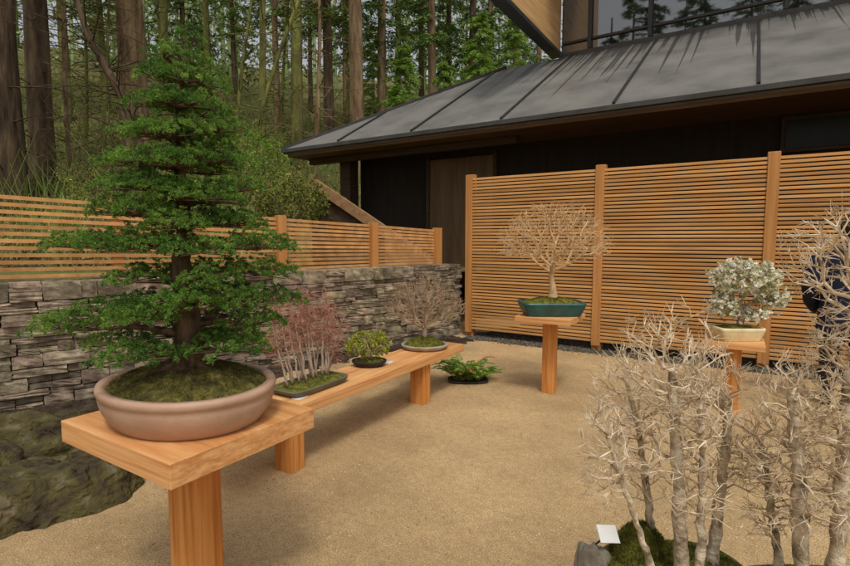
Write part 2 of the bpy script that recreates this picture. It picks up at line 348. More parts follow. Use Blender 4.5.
# ---------------------------------------------------------------- slatted screen
YS = 7.25
t = thing('slatted_screen', 'tall cedar screen of thin horizontal slats in front of the dark building', 'screen', (0, YS, 0))
g = G(); N_ = 48
for k in range(N_):
    zc = .14 + k * (2.5 - .14) / (N_ - 1)
    g.box((1.3, -.025, zc), (10.04, .026, .034))
part('slats', g, M_slat, t, bevel=.003)
for x in (-3.68, -1.68, .28, 2.24, 4.2, 6.2):
    g = G(); g.box((x, .045, 1.29), (.13, .1, 2.58)); part('post', g, M_slatpost, t, bevel=.005)
    g = G(); g.box((x, -.047, 1.32), (.12, .014, 2.5)); part('cover_strip', g, M_slatpost, t, bevel=.003)

# ---------------------------------------------------------------- building
t = thing('pavilion_building', 'dark pavilion with a big grey sloping roof behind the slatted screen', 'building')
EZ, TZ, EY, TY = 3.6, 5.88, 8.2, 12.3
g = G(); g.prism([(-8.85, EY, EZ), (12, EY, EZ), (12, TY, TZ), (-5.2, TY, TZ)], (0, .03, -.12))
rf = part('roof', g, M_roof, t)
for x in (-7.3, -5.45, -3.6, -1.75, .1, 1.95, 3.8, 5.65):
    y0 = EY; y1 = TY
    if x < -5.2: y1 = EY + (x + 8.85) / 3.65 * 4.1
    zz = lambda y: EZ + (y - EY) / (TY - EY) * (TZ - EZ)
    g = G(); g.bar((x, y0 + .02, zz(y0 + .02) + .015), (x, y1 - .02, zz(y1 - .02) + .015), .04, .04); part('roof_seam', g, M_metal, rf)
g = G(); g.bar((-8.9, EY - .045, EZ - .055), (12, EY - .045, EZ - .055), .08, .08); part('gutter', g, M_edge, t, bevel=.008)
g = G(); g.bar((-8.93, EY - .02, EZ - .05), (-5.24, TY, TZ - .02), .05, .16); part('rake_board', g, M_metal, t)
g = G(); g.box((1.6, 8.85, 3.45), (20.8, 1.26, .055)); part('soffit', g, M_soffit, t)
g = G(); g.box((2.1, 9.6, 1.72), (19.6, .3, 3.4)); g.box((3.5, 12.9, 4.2), (15, .2, 3.2)); part('wall', g, M_bldg, t)
g = G(); g.box((-5.0, 9.42, 1.9), (1.5, .05, 2.7)); d_ = part('door', g, M_bldg2, t, bevel=.01)
for x in (-5.78, -4.22):
    g = G(); g.box((x, 9.4, 1.9), (.07, .1, 2.8)); part('door_jamb', g, M_beam, d_)
g = G(); g.box((-7.75, 9.1, 2.3), (.3, .3, 2.15)); part('post', g, M_beam, t, bevel=.01)
g = G(); g.bar((-8.6, 8.75, 3.35), (-3.5, 8.75, 3.35), .14, .13); part('beam', g, M_beam, t, bevel=.01)
a = at_y(782, 118, 9.4); b = at_y(846, 148, 9.4)
g = G(); g.box(((a[0] + 2.2) / 2, 9.42, (a[2] + b[2]) / 2), (2.2 - a[0], .06, a[2] - b[2])); w_ = part('window_frame', g, M_beam, t)
g = G(); g.box(((a[0] + 2.2) / 2, 9.38, (a[2] + b[2]) / 2), (2.08 - a[0], .03, a[2] - b[2] - .1)); part('pane', g, M_glassdark, w_)
# upper storey
GX = -3.95; YG = 12.5; zb = 5.9
g = G(); g.box(((GX + 12) / 2, YG - .02, zb + .05), (12 - GX, .14, .14)); part('window_sill', g, M_edge, t, bevel=.01)
xs = [GX] + [at_y(p, 30, YG)[0] for p in (590, 650, 785)] + [2.6, 4.6, 6.6]
g = G(); g.box(((GX + 12) / 2, YG + .25, 7.4), (12 - GX, .2, 2.6)); part('upper_wall', g, M_bldg, t)
for i in range(len(xs) - 1):
    x0, x1 = xs[i] + .05, xs[i + 1] - .05
    g = G(); g.box(((x0 + x1) / 2, YG + .06, 7.25), (x1 - x0, .02, 2.5)); p_ = part('window', g, M_glass, t)
    g = G(); g.box((xs[i + 1], YG, 7.3), (.08, .12, 2.5)); part('mullion', g, M_metal, p_)
    g = G(); g.box(((x0 + x1) / 2, YG + .02, 6.28), (x1 - x0 - .01, .05, .05)); part('transom', g, M_metal, p_)
g = G(); g.box((GX - .1, 10.75, 7.55), (.16, 3.7, 2.9)); part('wing_wall', g, M_wing, t)
g = G(); g.box((GX - .1, 10.72, 6.05), (.26, 3.8, .1)); part('wing_trim', g, M_metal, t, bevel=.01)
g = G(); g.box((4, 11.9, 8.95), (17, 2.4, .2)); part('upper_eave', g, M_metal, t)

# sloped stair side behind the fence
t = thing('outdoor_stair', 'brown wooden stair side sloping down behind the rail fence end', 'stair')
a = world(uw(309, 180, 10.2)); b = world(uw(436, 266, 9.2))
g = G(); g.bar(a, b, .07, .2); part('stringer', g, M_stairwood, t, bevel=.006)
off = np.array([0, .06, 0]); g = G(); g.prism([a + off, b + off, (a[0], a[1] + .06, .9)], (0, .05, 0)); part('side_panel', g, M_stairdark, t)
g = G(); a2 = world(uw(385, 226, 9.0)); b2 = world(uw(432, 262, 8.9)); c2 = world(uw(385, 270, 9.0)); g.prism([a2, b2, c2], (0, .05, 0)); part('lower_panel', g, M_stairwood, t)

# ---------------------------------------------------------------- stands, bench
def stand(label, x, y, sx, sy, h, th, pw, boards=2):
    t = thing('display_stand', label, 'stand', (x, y, 0))
    g = G(); bw = sy / boards
    for i in range(boards): g.box((0, -sy / 2 + bw * (i + .5), h - th / 2), (sx, bw - .0008, th))
    part('top', g, M_cedx, t, bevel=.0025)
    g = G(); g.box((0, 0, (h - th) / 2 - .001), (pw, pw, h - th)); part('post', g, M_cedz, t, bevel=.005)
    return t
stand('large square cedar stand carrying the tall green conifer bonsai', -1.85, 1.185, .73, .63, .85, .085, .145)
P2 = at_z(549, 392, 0); stand('square cedar stand under the teal pot in front of the screen', P2[0], P2[1], .55, .55, .80, .055, .12)
P3 = at_z(731, 411, 0); stand('small cedar stand under the cream pot with the white flowering bonsai', P3[0], P3[1], .45, .42, .66, .055, .12)
t = thing('display_bench', 'long low cedar plank bench along the stone wall', 'bench', (-2.64, 0, 0))
g = G(); g.box((-.106, 3.2, .4225), (.21, 2.92, .075)); g.box((.106, 3.2, .4225), (.21, 2.92, .075)); part('plank', g, M_cedy, t, bevel=.003)
for y in (2.33, 3.98):
    g = G(); g.box((.1, y, .19), (.15, .13, .39)); part('leg', g, M_cedz, t, bevel=.006)
for (px, py, lab) in ((300, 397, 'small white label card on the bench beside the low tray'), (388, 362, 'small white label card on the bench beside the green azalea')):
    c = at_z(px, py, .464); g = G(); g.box((0, 0, 0), (.07, .1, .004)); o = part('label_card', g, M_white, bevel=.0008); o.location = (c[0], c[1], .4625); o.rotation_euler = (0, 0, .2); tag(o, lab, 'label card')

# ---------------------------------------------------------------- bonsai helpers
def dome(g, sx, sy, z0, hgt, power=2, lump=.012, k=64, rings=10, c=(0, 0)):
    a = np.arange(k) * 2 * PI / k; V = []
    cx = np.sign(np.cos(a)) * np.abs(np.cos(a)) ** (2 / power); cy = np.sign(np.sin(a)) * np.abs(np.sin(a)) ** (2 / power)
    for i in range(rings + 1):
        r = 1 - i / rings + 1e-3; zz = z0 + hgt * (1 - r ** 2) + (R.normal(size=k) * lump * (i > 0))
        V.append(np.stack([c[0] + cx * r * sx, c[1] + cy * r * sy, zz], 1))
    i = np.arange(k); j = (i + 1) % k
    g.add(np.concatenate(V), None, np.concatenate([np.stack([r * k + i, r * k + j, (r + 1) * k + j, (r + 1) * k + i], 1) for r in range(rings)]))
def fuzz(g, sx, sy, z0, hgt, n, L, W, c=(0, 0)):
    a = R.uniform(0, 2 * PI, n); r = np.sqrt(R.uniform(0, .96, n))
    B = np.stack([c[0] + np.cos(a) * r * sx, c[1] + np.sin(a) * r * sy, z0 + hgt * (1 - r ** 2)], 1)
    g.blades(B, unit(rand_unit(n) * .8 + [0, 0, 1]), L * R.uniform(.5, 1.4, n), W)
def oval_pot(sx, sy, h, lip=.02, foot=.82, wall=.03, power=2, belly=0):
    g = G(); q = 1 - wall / min(sx, sy)
    side = [(foot + (1 - foot) * s_ + belly * math.sin(PI * min(1, s_ * 1.05)), .006 + (h - lip - .01) * s_) for s_ in (.12, .25, .4, .55, .7, .85)]
    g.lathe([(.02, .0), (foot * .97, .0), (foot, .006)] + side + [(.985, h - lip - .004), (1.0, h - lip), (1.012, h - lip * .5), (1.0, h), (q, h), (q - .02, h * .6), (.02, h * .55)], sx, sy, 96, power)
    return g
def ell(c, r, n, shell=0.):
    d = rand_unit(n); rr = (shell + (1 - shell) * R.uniform(0, 1, n)) ** (1 / 3.); return np.array(c) + d * rr[:, None] * np.array(r)
def twig_tree(trunk, trad, targets, k=.35, rtip=.002, gam=.45, jit=.12, start=1, up=.1, seg=3, maxr=None):
    tr = np.array(trunk, float); nt = len(tr); cap = nt + len(targets) * (seg + 1)
    P = np.zeros((cap, 3)); par = np.full(cap, -1); path = np.zeros(cap); P[:nt] = tr
    for i in range(1, nt): par[i] = i - 1; path[i] = path[i - 1] + np.linalg.norm(tr[i] - tr[i - 1])
    top = tr[-1]; T = targets[np.argsort(np.linalg.norm(targets - top, axis=1) + .15 * R.uniform(0, 1, len(targets)) * np.ptp(targets[:, 0]))]
    n = nt
    for tg in T:
        dd = np.linalg.norm(P[start:n] - tg, axis=1); j = start + int(np.argmin(dd + k * path[start:n])); d = np.linalg.norm(P[j] - tg)
        if d < rtip * 2: continue
        prev = j; a = P[j].copy()
        m = max(1, min(seg, int(d / .025)))
        for q in range(1, m + 1):
            f_ = q / m; p = a * (1 - f_) + tg * f_
            if q < m: p = p + R.normal(size=3) * d * jit + np.array([0, 0, d * up * math.sin(PI * f_)])
            P[n] = p; par[n] = prev; path[n] = path[prev] + np.linalg.norm(p - P[prev]); prev = n; n += 1
    cnt = np.zeros(n); ch = np.zeros(n, int)
    for i in range(n - 1, 0, -1):
        if ch[i] == 0: cnt[i] = 1
        if par[i] >= 0: cnt[par[i]] += cnt[i]; ch[par[i]] += 1
    r = rtip * np.maximum(cnt, 1) ** gam; mr = maxr or trad[-1] * .85; r = np.minimum(r, mr)
    r[:nt] = np.array(trad)
    i = np.arange(nt, n); j = par[i]; tips = i[ch[i] == 0]
    return P[j], P[i], np.minimum(r[j], r[i] * 1.3), r[i], P[tips], unit(P[tips] - P[par[tips]])
def add_twigs(g, tt, fine=2, fl=.04, rt=.0012, spread=.75, spur=0, lift=0):
    P0, P1, R0, R1, TP, TD = tt; d = unit(P1 - P0); up_ = np.array([0, 0, lift])
    big = R1 > .004
    if big.any(): g.frustums(P0[big], P1[big] + d[big] * R1[big][:, None] * .4, R0[big], R1[big], 7)
    if (~big).any(): g.frustums(P0[~big], P1[~big], R0[~big], R1[~big], 4)
    for _ in range(fine):
        D = unit(TD + rand_unit(len(TP)) * spread + up_); B = TP - TD * R.uniform(0, .5, (len(TP), 1)) * fl; L = fl * R.uniform(.4, 1.2, (len(TP), 1))
        g.frustums(B, B + D * L, np.full(len(B), rt * 1.1), np.full(len(B), rt * .5), 3)
    if spur:                                                   # short spurs along the twigs
        for _ in range(2):
            s = np.where((R1 < .008) & (R.uniform(size=len(R1)) < spur))[0]
            B = P0[s] + (P1[s] - P0[s]) * R.uniform(.1, .9, (len(s), 1)); D = unit(d[s] * .7 + rand_unit(len(s)) * (.7 if lift else 1) + [0, 0, .25 + lift]); L = fl * R.uniform(.25, .9, (len(s), 1))
            g.frustums(B, B + D * L, np.full(len(B), rt * 1.2), np.full(len(B), rt * .6), 3)
def smooth_path(pts, n=12, jit=0):
    pts = np.array(pts, float); t_ = np.linspace(0, 1, len(pts)); q = np.linspace(0, 1, n)
    out = np.stack([np.interp(q, t_, pts[:, k]) for k in range(3)], 1)
    for _ in range(2): out[1:-1] = (out[:-2] + 2 * out[1:-1] + out[2:]) / 4
    out[1:-1] += R.normal(size=out[1:-1].shape) * jit; return out

# ---------------------------------------------------------------- big conifer bonsai
O = np.array([-1.84, 1.17, .85])
t = thing('conifer_bonsai', 'tall tiered green conifer bonsai in a wide taupe oval pot', 'bonsai', O, A)
part('pot', oval_pot(.365, .30, .15, .028, .84, .028, 2, .035), M_terra, t, True, rz=-A)
g = G(); dome(g, .335, .272, .136, .075, lump=.005); fuzz(g, .33, .265, .136, .075, 11000, .012, .0023); part('soil', g, M_mossdark, t, False, rz=-A)
S = .00388
def sp(px, py, dw=0): return np.array([(px - 185 + max(0, 150 - py) * .05) * S, dw, (240 - py) * S + .70])
tp = smooth_path([sp(184, 374), sp(186, 350), sp(188, 322), sp(184, 295), sp(180, 268), sp(186, 240), sp(188, 205), sp(184, 170), sp(186, 130), sp(190, 90), sp(191, 44)], 40, .0015)
hz = np.linspace(0, 1, 40); tr = .05 * (1 - hz) ** 1.0 + .004 + .055 * np.exp(-hz * 22)
g = G(); g.tube(tp, tr, 18, .05)
for a_ in np.linspace(0, 2 * PI, 11)[:-1] + .2:
    e = np.array([math.cos(a_), math.sin(a_) * .8, 0]); L = random.uniform(.15, .25)
    g.tube(smooth_path([tp[1] + e * .03 + [0, 0, .01], tp[0] + e * .09 + [0, 0, .006], tp[0] + e * L * .7 + [0, 0, -.006], tp[0] + e * L + [0, 0, -.04]], 10, .003), np.linspace(.036, .009, 10), 9, .06)
pads = [(64, 326, 40, 15, 0), (114, 310, 45, 17, -.03), (108, 345, 40, 13, .05), (158, 346, 44, 14, -.16), (225, 345, 48, 15, -.05), (250, 322, 37, 16, .02), (264, 298, 41, 15, 0), (260, 271, 39, 16, .04), (260, 244, 43, 15, -.02), (222, 290, 38, 16, -.14),
        (84, 243, 40, 15, 0), (132, 240, 43, 16, -.05), (146, 274, 37, 14, .1), (140, 304, 37, 14, .06), (230, 222, 41, 15, .03), (128, 211, 40, 15, 0), (186, 218, 38, 15, .14), (213, 198, 43, 14, -.08), (152, 187, 44, 14, -.06), (243, 188, 27, 12, 0), (134, 162, 32, 13, 0), (182, 166, 40, 14, -.12),
        (225, 160, 37, 13, 0), (148, 133, 31, 13, 0), (190, 139, 38, 14, -.1), (224, 131, 28, 12, 0), (158, 106, 29, 13, 0), (202, 110, 35, 13, -.06), (168, 83, 26, 13, 0), (208, 86, 28, 13, -.02), (189, 65, 27, 13, 0), (191, 47, 19, 12, 0), (192, 34, 10, 9, 0)]
extra = []
for q_, (px, py, hw, hh, dw) in enumerate(pads):
    if hw > 25:
        extra.append((185 + (px - 185) * .45 + random.uniform(-8, 8), py + random.uniform(-3, 3), hw * .8, hh * .88, .10 + .1 * (py / 350)))
        if py < 318: extra.append((185 + (px - 185) * .42 + random.uniform(-12, 12), py + random.uniform(0, 4), hw * .78, hh * .86, -.06 - .12 * (py / 350)))
gf = G()
for (px, py, hw, hh, dw) in pads + extra:
    c = sp(px, py, dw); rx = hw * S; ry = hw * S * .8; rz = hh * S
    j = int(np.argmin(np.abs(tp[:, 2] - (c[2] - .03)))); b0 = tp[j]
    g.tube(smooth_path([b0, (b0 + c) / 2 + [0, 0, .012], c - [0, 0, rz * .3]], 7, .003), np.linspace(max(.005, tr[j] * .36), .004, 7), 7, .05)
    nc = int(PI * rx * ry / .00052); a_ = R.uniform(0, 2 * PI, nc); r_ = np.sqrt(R.uniform(0, 1, nc))
    rag = 1 + .08 * np.sin(a_ * 3 + random.uniform(0, 6)) + .07 * np.sin(a_ * 7 + random.uniform(0, 6))
    Cn = c + np.stack([np.cos(a_) * r_ * rx * rag, np.sin(a_) * r_ * ry * rag, rz * (np.sqrt(np.maximum(1 - r_ ** 2, 0)) * R.uniform(.0, 1, nc) - .4 * r_ ** 2)], 1)
    q = Cn[::6]; st = c - [0, 0, rz * .3] + (q - c) * .1; g.frustums(st, q - [0, 0, .008], np.full(len(q), .003), np.full(len(q), .0015), 4)
    out = unit(Cn - c + [0, 0, rz * .9])
    k1 = 8
    B = np.repeat(Cn, k1, 0); O1 = np.repeat(out, k1, 0); B2 = B + unit(O1 * .5 + rand_unit(len(B)) * [1, 1, .8]) * R.uniform(.002, .0115, (len(B), 1)) * [1, 1, .9]
    gf.tufts(B2, unit(B2 - B + O1 * .01 + [0, 0, .006]), 8, .0098, .0024, .9)
part('trunk', g, M_sbark, t, True)
part('foliage', gf, M_spruce, t)

# ---------------------------------------------------------------- bench bonsai: group planting
O = np.array([-2.66, 2.66, .462])
t = thing('forest_bonsai', 'bonsai grove of slim rust tipped bare trunks in a shallow grey green tray', 'bonsai', O, A)
part('tray', oval_pot(.15, .29, .05, .012, .9, .012, 6), M_browntray, t, True, rz=-A)
g = G(); dome(g, .136, .275, .04, .03, 5, .003); fuzz(g, .12, .26, .045, .03, 2500, .01, .0025); part('moss', g, M_moss, t, rz=-A)
gt = G(); gc = G(); gb = G()
Yd = np.array([sA, cA])                                        # bench direction seen in local axes
for i in range(17):
    f_ = (i - 8) / 8.; b = np.array([Yd[0] * f_ * .21, Yd[1] * f_ * .21, 0]) + [random.uniform(-.045, .045), random.uniform(-.03, .03), .06]
    H = .57 - .13 * abs(f_) + random.uniform(-.1, .05); lean = np.array([f_ * .08 + random.uniform(-.03, .03) - .03, random.uniform(-.04, .04), 0])
    tk = smooth_path([b, b + lean * .3 + [0, 0, H * .3], b + lean * .7 + [0, 0, H * .6], b + lean + [0, 0, H * .9]], 10, .003)
    tr_ = np.linspace(.011, .003, 10) * random.uniform(.6, 1.2); gt.tube(tk, tr_, 8, .05)
    T = ell(b + lean * 1.2 + [0, 0, H * .85], (.09, .08, .25), 66)
    tt = twig_tree(tk, tr_, T, .6, .0012, .4, .08, 2, .2); add_twigs(gc, tt, 2, .034, .001, .5, .3)
    TP = np.repeat(tt[4], 6, 0) + R.normal(size=(len(tt[4]) * 6, 3)) * .012; gb.blades(TP, rand_unit(len(TP)), .0065, .0032)
part('trunks', gt, M_grey, t, True); part('twigs', gc, M_redtwig, t); part('buds', gb, M_redbud, t)

# azalea
c = at_z(367, 366, .46); t = thing('azalea_bonsai', 'small yellow green leafy shrub in a low dark pot on the bench', 'bonsai', (-2.70, c[1] + .02, .462), A)
part('pot', oval_pot(.15, .12, .05, .012, .8, .014), M_darkpot, t, True)
g = G(); dome(g, .13, .10, .04, .02); part('moss', g, M_moss, t)
g = G(); gl = G(); T = ell((0, 0, .18), (.2, .15, .12), 210, .3); T = T[T[:, 2] > .09]
tk = smooth_path([(0, 0, .05), (.01, 0, .09), (0, 0, .13)], 5); g.tube(tk, np.linspace(.014, .008, 5), 8); add_twigs(g, twig_tree(tk, np.linspace(.014, .008, 5), T, .3, .0016), 0)
part('stem', g, M_grey, t); gl.tufts(T, unit(T - [0, 0, .08]), 10, .027, .011, .8); part('leaves', gl, M_azalea, t)

# spreading bare tree
t = thing('bare_bonsai', 'low spreading bare brown bonsai in a round grey dish at the far bench end', 'bonsai', (-2.66, 4.25, .462), A)
part('pot', oval_pot(.235, .2, .05, .014, .85, .016), M_greypot, t, True)
g = G(); dome(g, .21, .175, .04, .085, lump=.004); fuzz(g, .2, .17, .04, .085, 3500, .012, .003); part('moss', g, M_moss, t)
g = G(); tk = smooth_path([(0, 0, .1), (.01, 0, .16), (-.015, .01, .22), (0, 0, .27)], 8, .003); tr_ = np.linspace(.03, .015, 8); g.tube(tk, tr_, 10, .05); part('trunk', g, M_grey, t, True)
g = G(); T = ell((0, 0, .36), (.42, .33, .37), 900, .3); T = T[T[:, 2] > .26 + .18 * np.abs(T[:, 0])]
add_twigs(g, twig_tree(tk, tr_, T, .65, .0017, .42, .07, 4, .08), 2, .05, .0014, .5, .3, .2); part('twigs', g, M_greytwig, t)

# bare tree in teal pot
t = thing('bare_bonsai', 'bare fan shaped tan bonsai in a teal pot on a stand before the screen', 'bonsai', (P2[0], P2[1], .80), A)
part('pot', oval_pot(.31, .2, .135, .03, .86, .02, 9), M_teal, t, True)
g = G(); dome(g, .285, .178, .118, .06, 6, .004); fuzz(g, .26, .16, .122, .055, 4000, .014, .0035); part('moss', g, M_moss, t)
wd = 5.1; L0 = np.array([*(uw(549, 316, wd)[:2]), .80])
def l2(px, py): return uw(px, py, wd) - L0
g = G(); tk = smooth_path([l2(551, 299), l2(552, 290), l2(549, 278), l2(552, 268), l2(551, 258)], 12, .003); tr_ = .034 - .016 * np.linspace(0, 1, 12) + .03 * np.exp(-np.linspace(0, 1, 12) * 7)
g.tube(tk, tr_, 12, .05)
for a_ in np.linspace(0, 6, 7): g.tube([tk[0] + [0, 0, .02], tk[0] + [math.cos(a_) * .05, math.sin(a_) * .05, 0], tk[0] + [math.cos(a_) * .1, math.sin(a_) * .1, -.02]], [.02, .015, .006], 7, .05)
part('trunk', g, M_tan, t, True)
g = G(); cc = l2(553, 253); T = ell(cc, (.59, .42, .53), 1600, .3); T = T[T[:, 2] > cc[2] - .12 + .12 * (np.abs(T[:, 0] - cc[0]) / .59)]
add_twigs(g, twig_tree(tk, tr_, T, .6, .0021, .41, .06, 7, .08), 2, .055, .0018, .6, .25); part('twigs', g, M_tan, t)

# white flowering tree in cream pot
t = thing('flowering_bonsai', 'small white blossoming bonsai in a cream pot on a stand at the right', 'bonsai', (P3[0], P3[1], .66), A)
part('pot', oval_pot(.2, .14, .12, .03, .84, .018, 8), M_cream, t, True)
g = G(); dome(g, .175, .118, .1, .03, 6, .003); part('moss', g, M_mossdark, t)
wd = 4.62; L0 = np.array([*(uw(733, 340, wd)[:2]), .66])
g = G(); tk = smooth_path([l2(738, 322), l2(742, 312), l2(736, 302), l2(742, 290)], 9, .002); tr_ = np.linspace(.03, .015, 9); g.tube(tk, tr_, 10, .05)
T = np.concatenate([ell(l2(742, 277), (.3, .24, .15), 260, .2), ell(l2(768, 297), (.15, .14, .09), 80), ell(l2(722, 303), (.13, .14, .1), 70), ell(l2(748, 312), (.2, .15, .06), 45)])
add_twigs(g, twig_tree(tk, tr_, T, .4, .0022, .4, .08, 4), 0); part('trunk', g, M_grey, t)
k = R.uniform(size=len(T)) < .75
g = G(); g.tufts(T[k], np.tile([0, 0, 1.], (k.sum(), 1)), 14, .03, .02, .5); g.tufts(T[k] + R.normal(size=(k.sum(), 3)) * .03, np.tile([0, 0, 1.], (k.sum(), 1)), 8, .026, .018, .5); part('blossoms', g, M_blossom, t)
g = G(); g.tufts(T + R.normal(size=T.shape) * .025, np.tile([0, 0, 1.], (len(T), 1)), 7, .03, .013, .4); part('leaves', g, M_paleleaf, t)

# ferny plant on the ground
c = at_z(468, 381, 0); t = thing('fern_plant', 'low spreading green fern on a flat tray on the ground past the bench', 'plant', (c[0], c[1], 0), A)
part('tray', oval_pot(.22, .14, .025, .008, .92, .015, 4), M_darkpot, t, True)
g = G(); gr = G()
for i in range(80):
    a_ = random.uniform(0, 2 * PI); L = random.uniform(.26, .5); e = np.array([math.cos(a_), math.sin(a_) * .8, 0]); b = np.array([random.uniform(-.12, .12), random.uniform(-.08, .08), .02])
    q = np.linspace(0, 1, 24)[:, None]; up = random.uniform(.4, 1.5); P_ = b + e * q * L * .8 + np.array([0, 0, 1]) * (q * up - q ** 2 * .62 * up) * L
    gg = gr if random.random() < .08 else g; gg.frustums(P_[:-1], P_[1:], np.full(23, .0022), np.full(23, .0018), 3)
    td = unit(np.gradient(P_, axis=0)); sd = unit(np.cross(td, [0, 0, 1.]))
    for s_ in (-1, 1): gg.blades(P_[1:], sd[1:] * s_ + td[1:] * .7, .058 * np.sin(np.linspace(.5, 2.95, 23)), .011)
part('fronds', g, M_fern, t); part('red_fronds', gr, M_redleaf, t)

# ---------------------------------------------------------------- foreground bare groves
def grove(name, label, org, tray, trunks, rt, mound=None):
    t = thing(name, label, 'bonsai', world(org), A); org = np.array(org)
    sx, sy = tray
    part('tray', oval_pot(sx, sy, .05, .014, .9, .016, 3), M_rockpale, t, True)
    g = G(); dome(g, sx * 1.03, sy * 1.03, .046, .03, 3, .004); fuzz(g, sx * .98, sy * .98, .05, .03, 6000, .011, .0022)
    if mound:
        mc, mr, mh = mound; mc = uw(*mc) - org; dome(g, mr, mr * .8, .04, mh, 2, .006, c=mc[:2]); fuzz(g, mr, mr * .8, .042, mh, 6000, .011, .0022, c=mc[:2])
    part('moss', g, M_moss, t)
    gt = G(); gc = G()
    for (path, r0, w, els) in trunks:
        pts = [uw(px, py, w + dw) - org for (px, py, dw) in path]; tk = smooth_path(pts, 30, .002)
        q = np.linspace(0, 1, 30); tr_ = (r0 * (1 - .5 * q) + r0 * .5 * np.exp(-q * 14)) * (1 + .09 * R.normal(size=30)); gt.tube(tk, tr_, 14, .08)
        T = np.concatenate([ell(uw(px, py, w + dw) - org, (rx * w / F, rd, ry * w / F), int(n_ * 1.05), .1) for (px, py, dw, rx, ry, rd, n_) in els])
        tt = twig_tree(tk, tr_, T, .5, rt, .5, .13, 9, -.02, 3); add_twigs(gc, tt, 3, .034, rt * .8, .65, .36, .15)
    part('trunks', gt, M_pale, t, True); part('twigs', gc, M_paletwig, t); return t
O1 = (.71, 1.33, .57)
grove('forest_bonsai', 'bare pale grove bonsai in the right foreground with a mossy mound at its foot', O1, (.2, .17), [
    ([(684, 612, 0), (681, 540, 0), (678, 480, 0), (675, 425, 0), (672, 370, 0)], .021, 1.28, [(668, 365, 0, 52, 64, .14, 250), (664, 440, 0, 58, 50, .16, 130)]),
    ([(708, 606, 0), (716, 530, 0), (723, 470, 0), (728, 430, 0), (726, 395, 0)], .017, 1.36, [(710, 385, 0, 28, 52, .12, 140), (732, 460, 0, 32, 44, .1, 110)]),
    ([(652, 590, 0), (650, 520, 0), (645, 470, 0), (638, 430, 0), (630, 395, 0)], .013, 1.42, [(624, 395, 0, 38, 52, .12, 160), (640, 460, 0, 36, 40, .1, 60)]),
    ([(660, 600, 0), (645, 545, -.02), (630, 505, -.04), (618, 470, -.05), (608, 435, -.05)], .009, 1.26, [(604, 452, -.06, 26, 58, .09, 160)]),
    ([(700, 606, 0), (701, 530, 0), (702, 480, 0), (701, 440, 0), (700, 410, 0)], .012, 1.24, [(696, 400, 0, 26, 60, .1, 110), (696, 490, 0, 36, 40, .08, 60)])], .00115, ((640, 553, 1.42), .095, .105))
O2 = (1.04, 1.2, .57)
grove('forest_bonsai', 'bare pale grove bonsai cut by the right edge of the photo in front', O2, (.22, .18), [
    ([(800, 630, 0), (801, 540, 0), (799, 480, 0), (795, 430, 0), (792, 395, 0)], .02, 1.18, [(797, 408, 0, 36, 60, .12, 210), (795, 485, 0, 42, 60, .1, 120)]),
    ([(784, 620, 0), (778, 550, .02), (770, 500, .03), (764, 465, .03), (760, 440, .03)], .011, 1.24, [(764, 450, 0, 28, 46, .1, 170), (770, 510, 0, 30, 36, .08, 70)]),
    ([(832, 630, 0), (838, 540, 0), (842, 480, 0), (846, 420, 0), (848, 370, 0)], .019, 1.14, [(844, 390, 0, 34, 70, .12, 240), (840, 485, 0, 36, 60, .1, 140)]),
    ([(905, 630, 0), (912, 500, 0), (905, 400, 0), (890, 330, 0), (878, 290, 0)], .022, 1.16, [(850, 255, 0, 60, 50, .14, 270), (858, 330, 0, 36, 50, .12, 130), (915, 280, 0, 70, 60, .14, 160)]),
    ([(940, 630, 0), (945, 500, 0), (950, 420, 0), (952, 380, 0)], .02, 1.2, [(950, 400, 0, 60, 80, .12, 110)])], .00115)
p = world(O1); stand('low cedar stand hidden under the foreground grove with the mossy mound', p[0], p[1], .34, .34, .565, .06, .15)
p = world(O2); stand('low cedar stand hidden under the foreground grove at the right edge', p[0], p[1], .34, .34, .565, .06, .15)
c = world(uw(608, 534, 1.40)); g = G(); g.box((0, 0, 0), (.06, .05, .003)); o = part('label_card', g, M_white); o.location = c; o.rotation_euler = (.7, .12, A + .15); tag(o, 'white label card by the mossy foot of the foreground grove', 'label card')
g = G(); g.box((0, 0, -.07), (.006, .003, .14)); s_ = part('stake', g, M_metal, o); s_.location = (0, .0, -.003)
c = world(uw(592, 560, 1.40)); boulder('tray_stone', 'small rough stone beside the white card in the foreground', (c[0], c[1], .565), (.045, .04, .1), M_rockpale, .25, 21)

# ---------------------------------------------------------------- person at the right edge
pw_ = world((*uw(848, 300, 4.6)[:2], 0))
t = thing('person', 'person in a dark navy jacket half cut off at the right edge', 'person', pw_, A - .6)
def skin(name, verts, edges, rad, m, sub=2):
    me = bpy.data.meshes.new(name); me.from_pydata(verts, edges, []); me.materials.append(m)
    o = bpy.data.objects.new(name, me); COL.objects.link(o); o.parent = t
    k = o.modifiers.new('skin', 'SKIN'); k.use_smooth_shade = True
    if not me.skin_vertices:
        with bpy.context.temp_override(object=o, active_object=o): bpy.ops.mesh.customdata_skin_add()
    for i, r in enumerate(rad): me.skin_vertices[0].data[i].radius = r if isinstance(r, tuple) else (r, r)
    me.skin_vertices[0].data[0].use_root = True
    s = o.modifiers.new('sub', 'SUBSURF'); s.levels = s.render_levels = sub; return o
skin('body', [(0, 0, 1.2), (0, .01, 1.38), (0, .03, 1.47), (0, .05, 1.53), (0, .075, 1.6), (0, .075, 1.67), (0, .065, 1.73), (0, .165, 1.6), (.082, .06, 1.62), (-.082, .06, 1.62), (.1, 0, .9), (-.1, 0, .9), (.1, 0, .2), (-.1, 0, .2)],
     [(0, 1), (1, 2), (2, 3), (3, 4), (4, 5), (5, 6), (4, 7), (4, 8), (4, 9), (0, 10), (0, 11), (10, 12), (11, 13)], [.1, .09, .06, .055, .075, .09, .06, .014, .016, .016, .07, .07, .04, .04], M_skin)
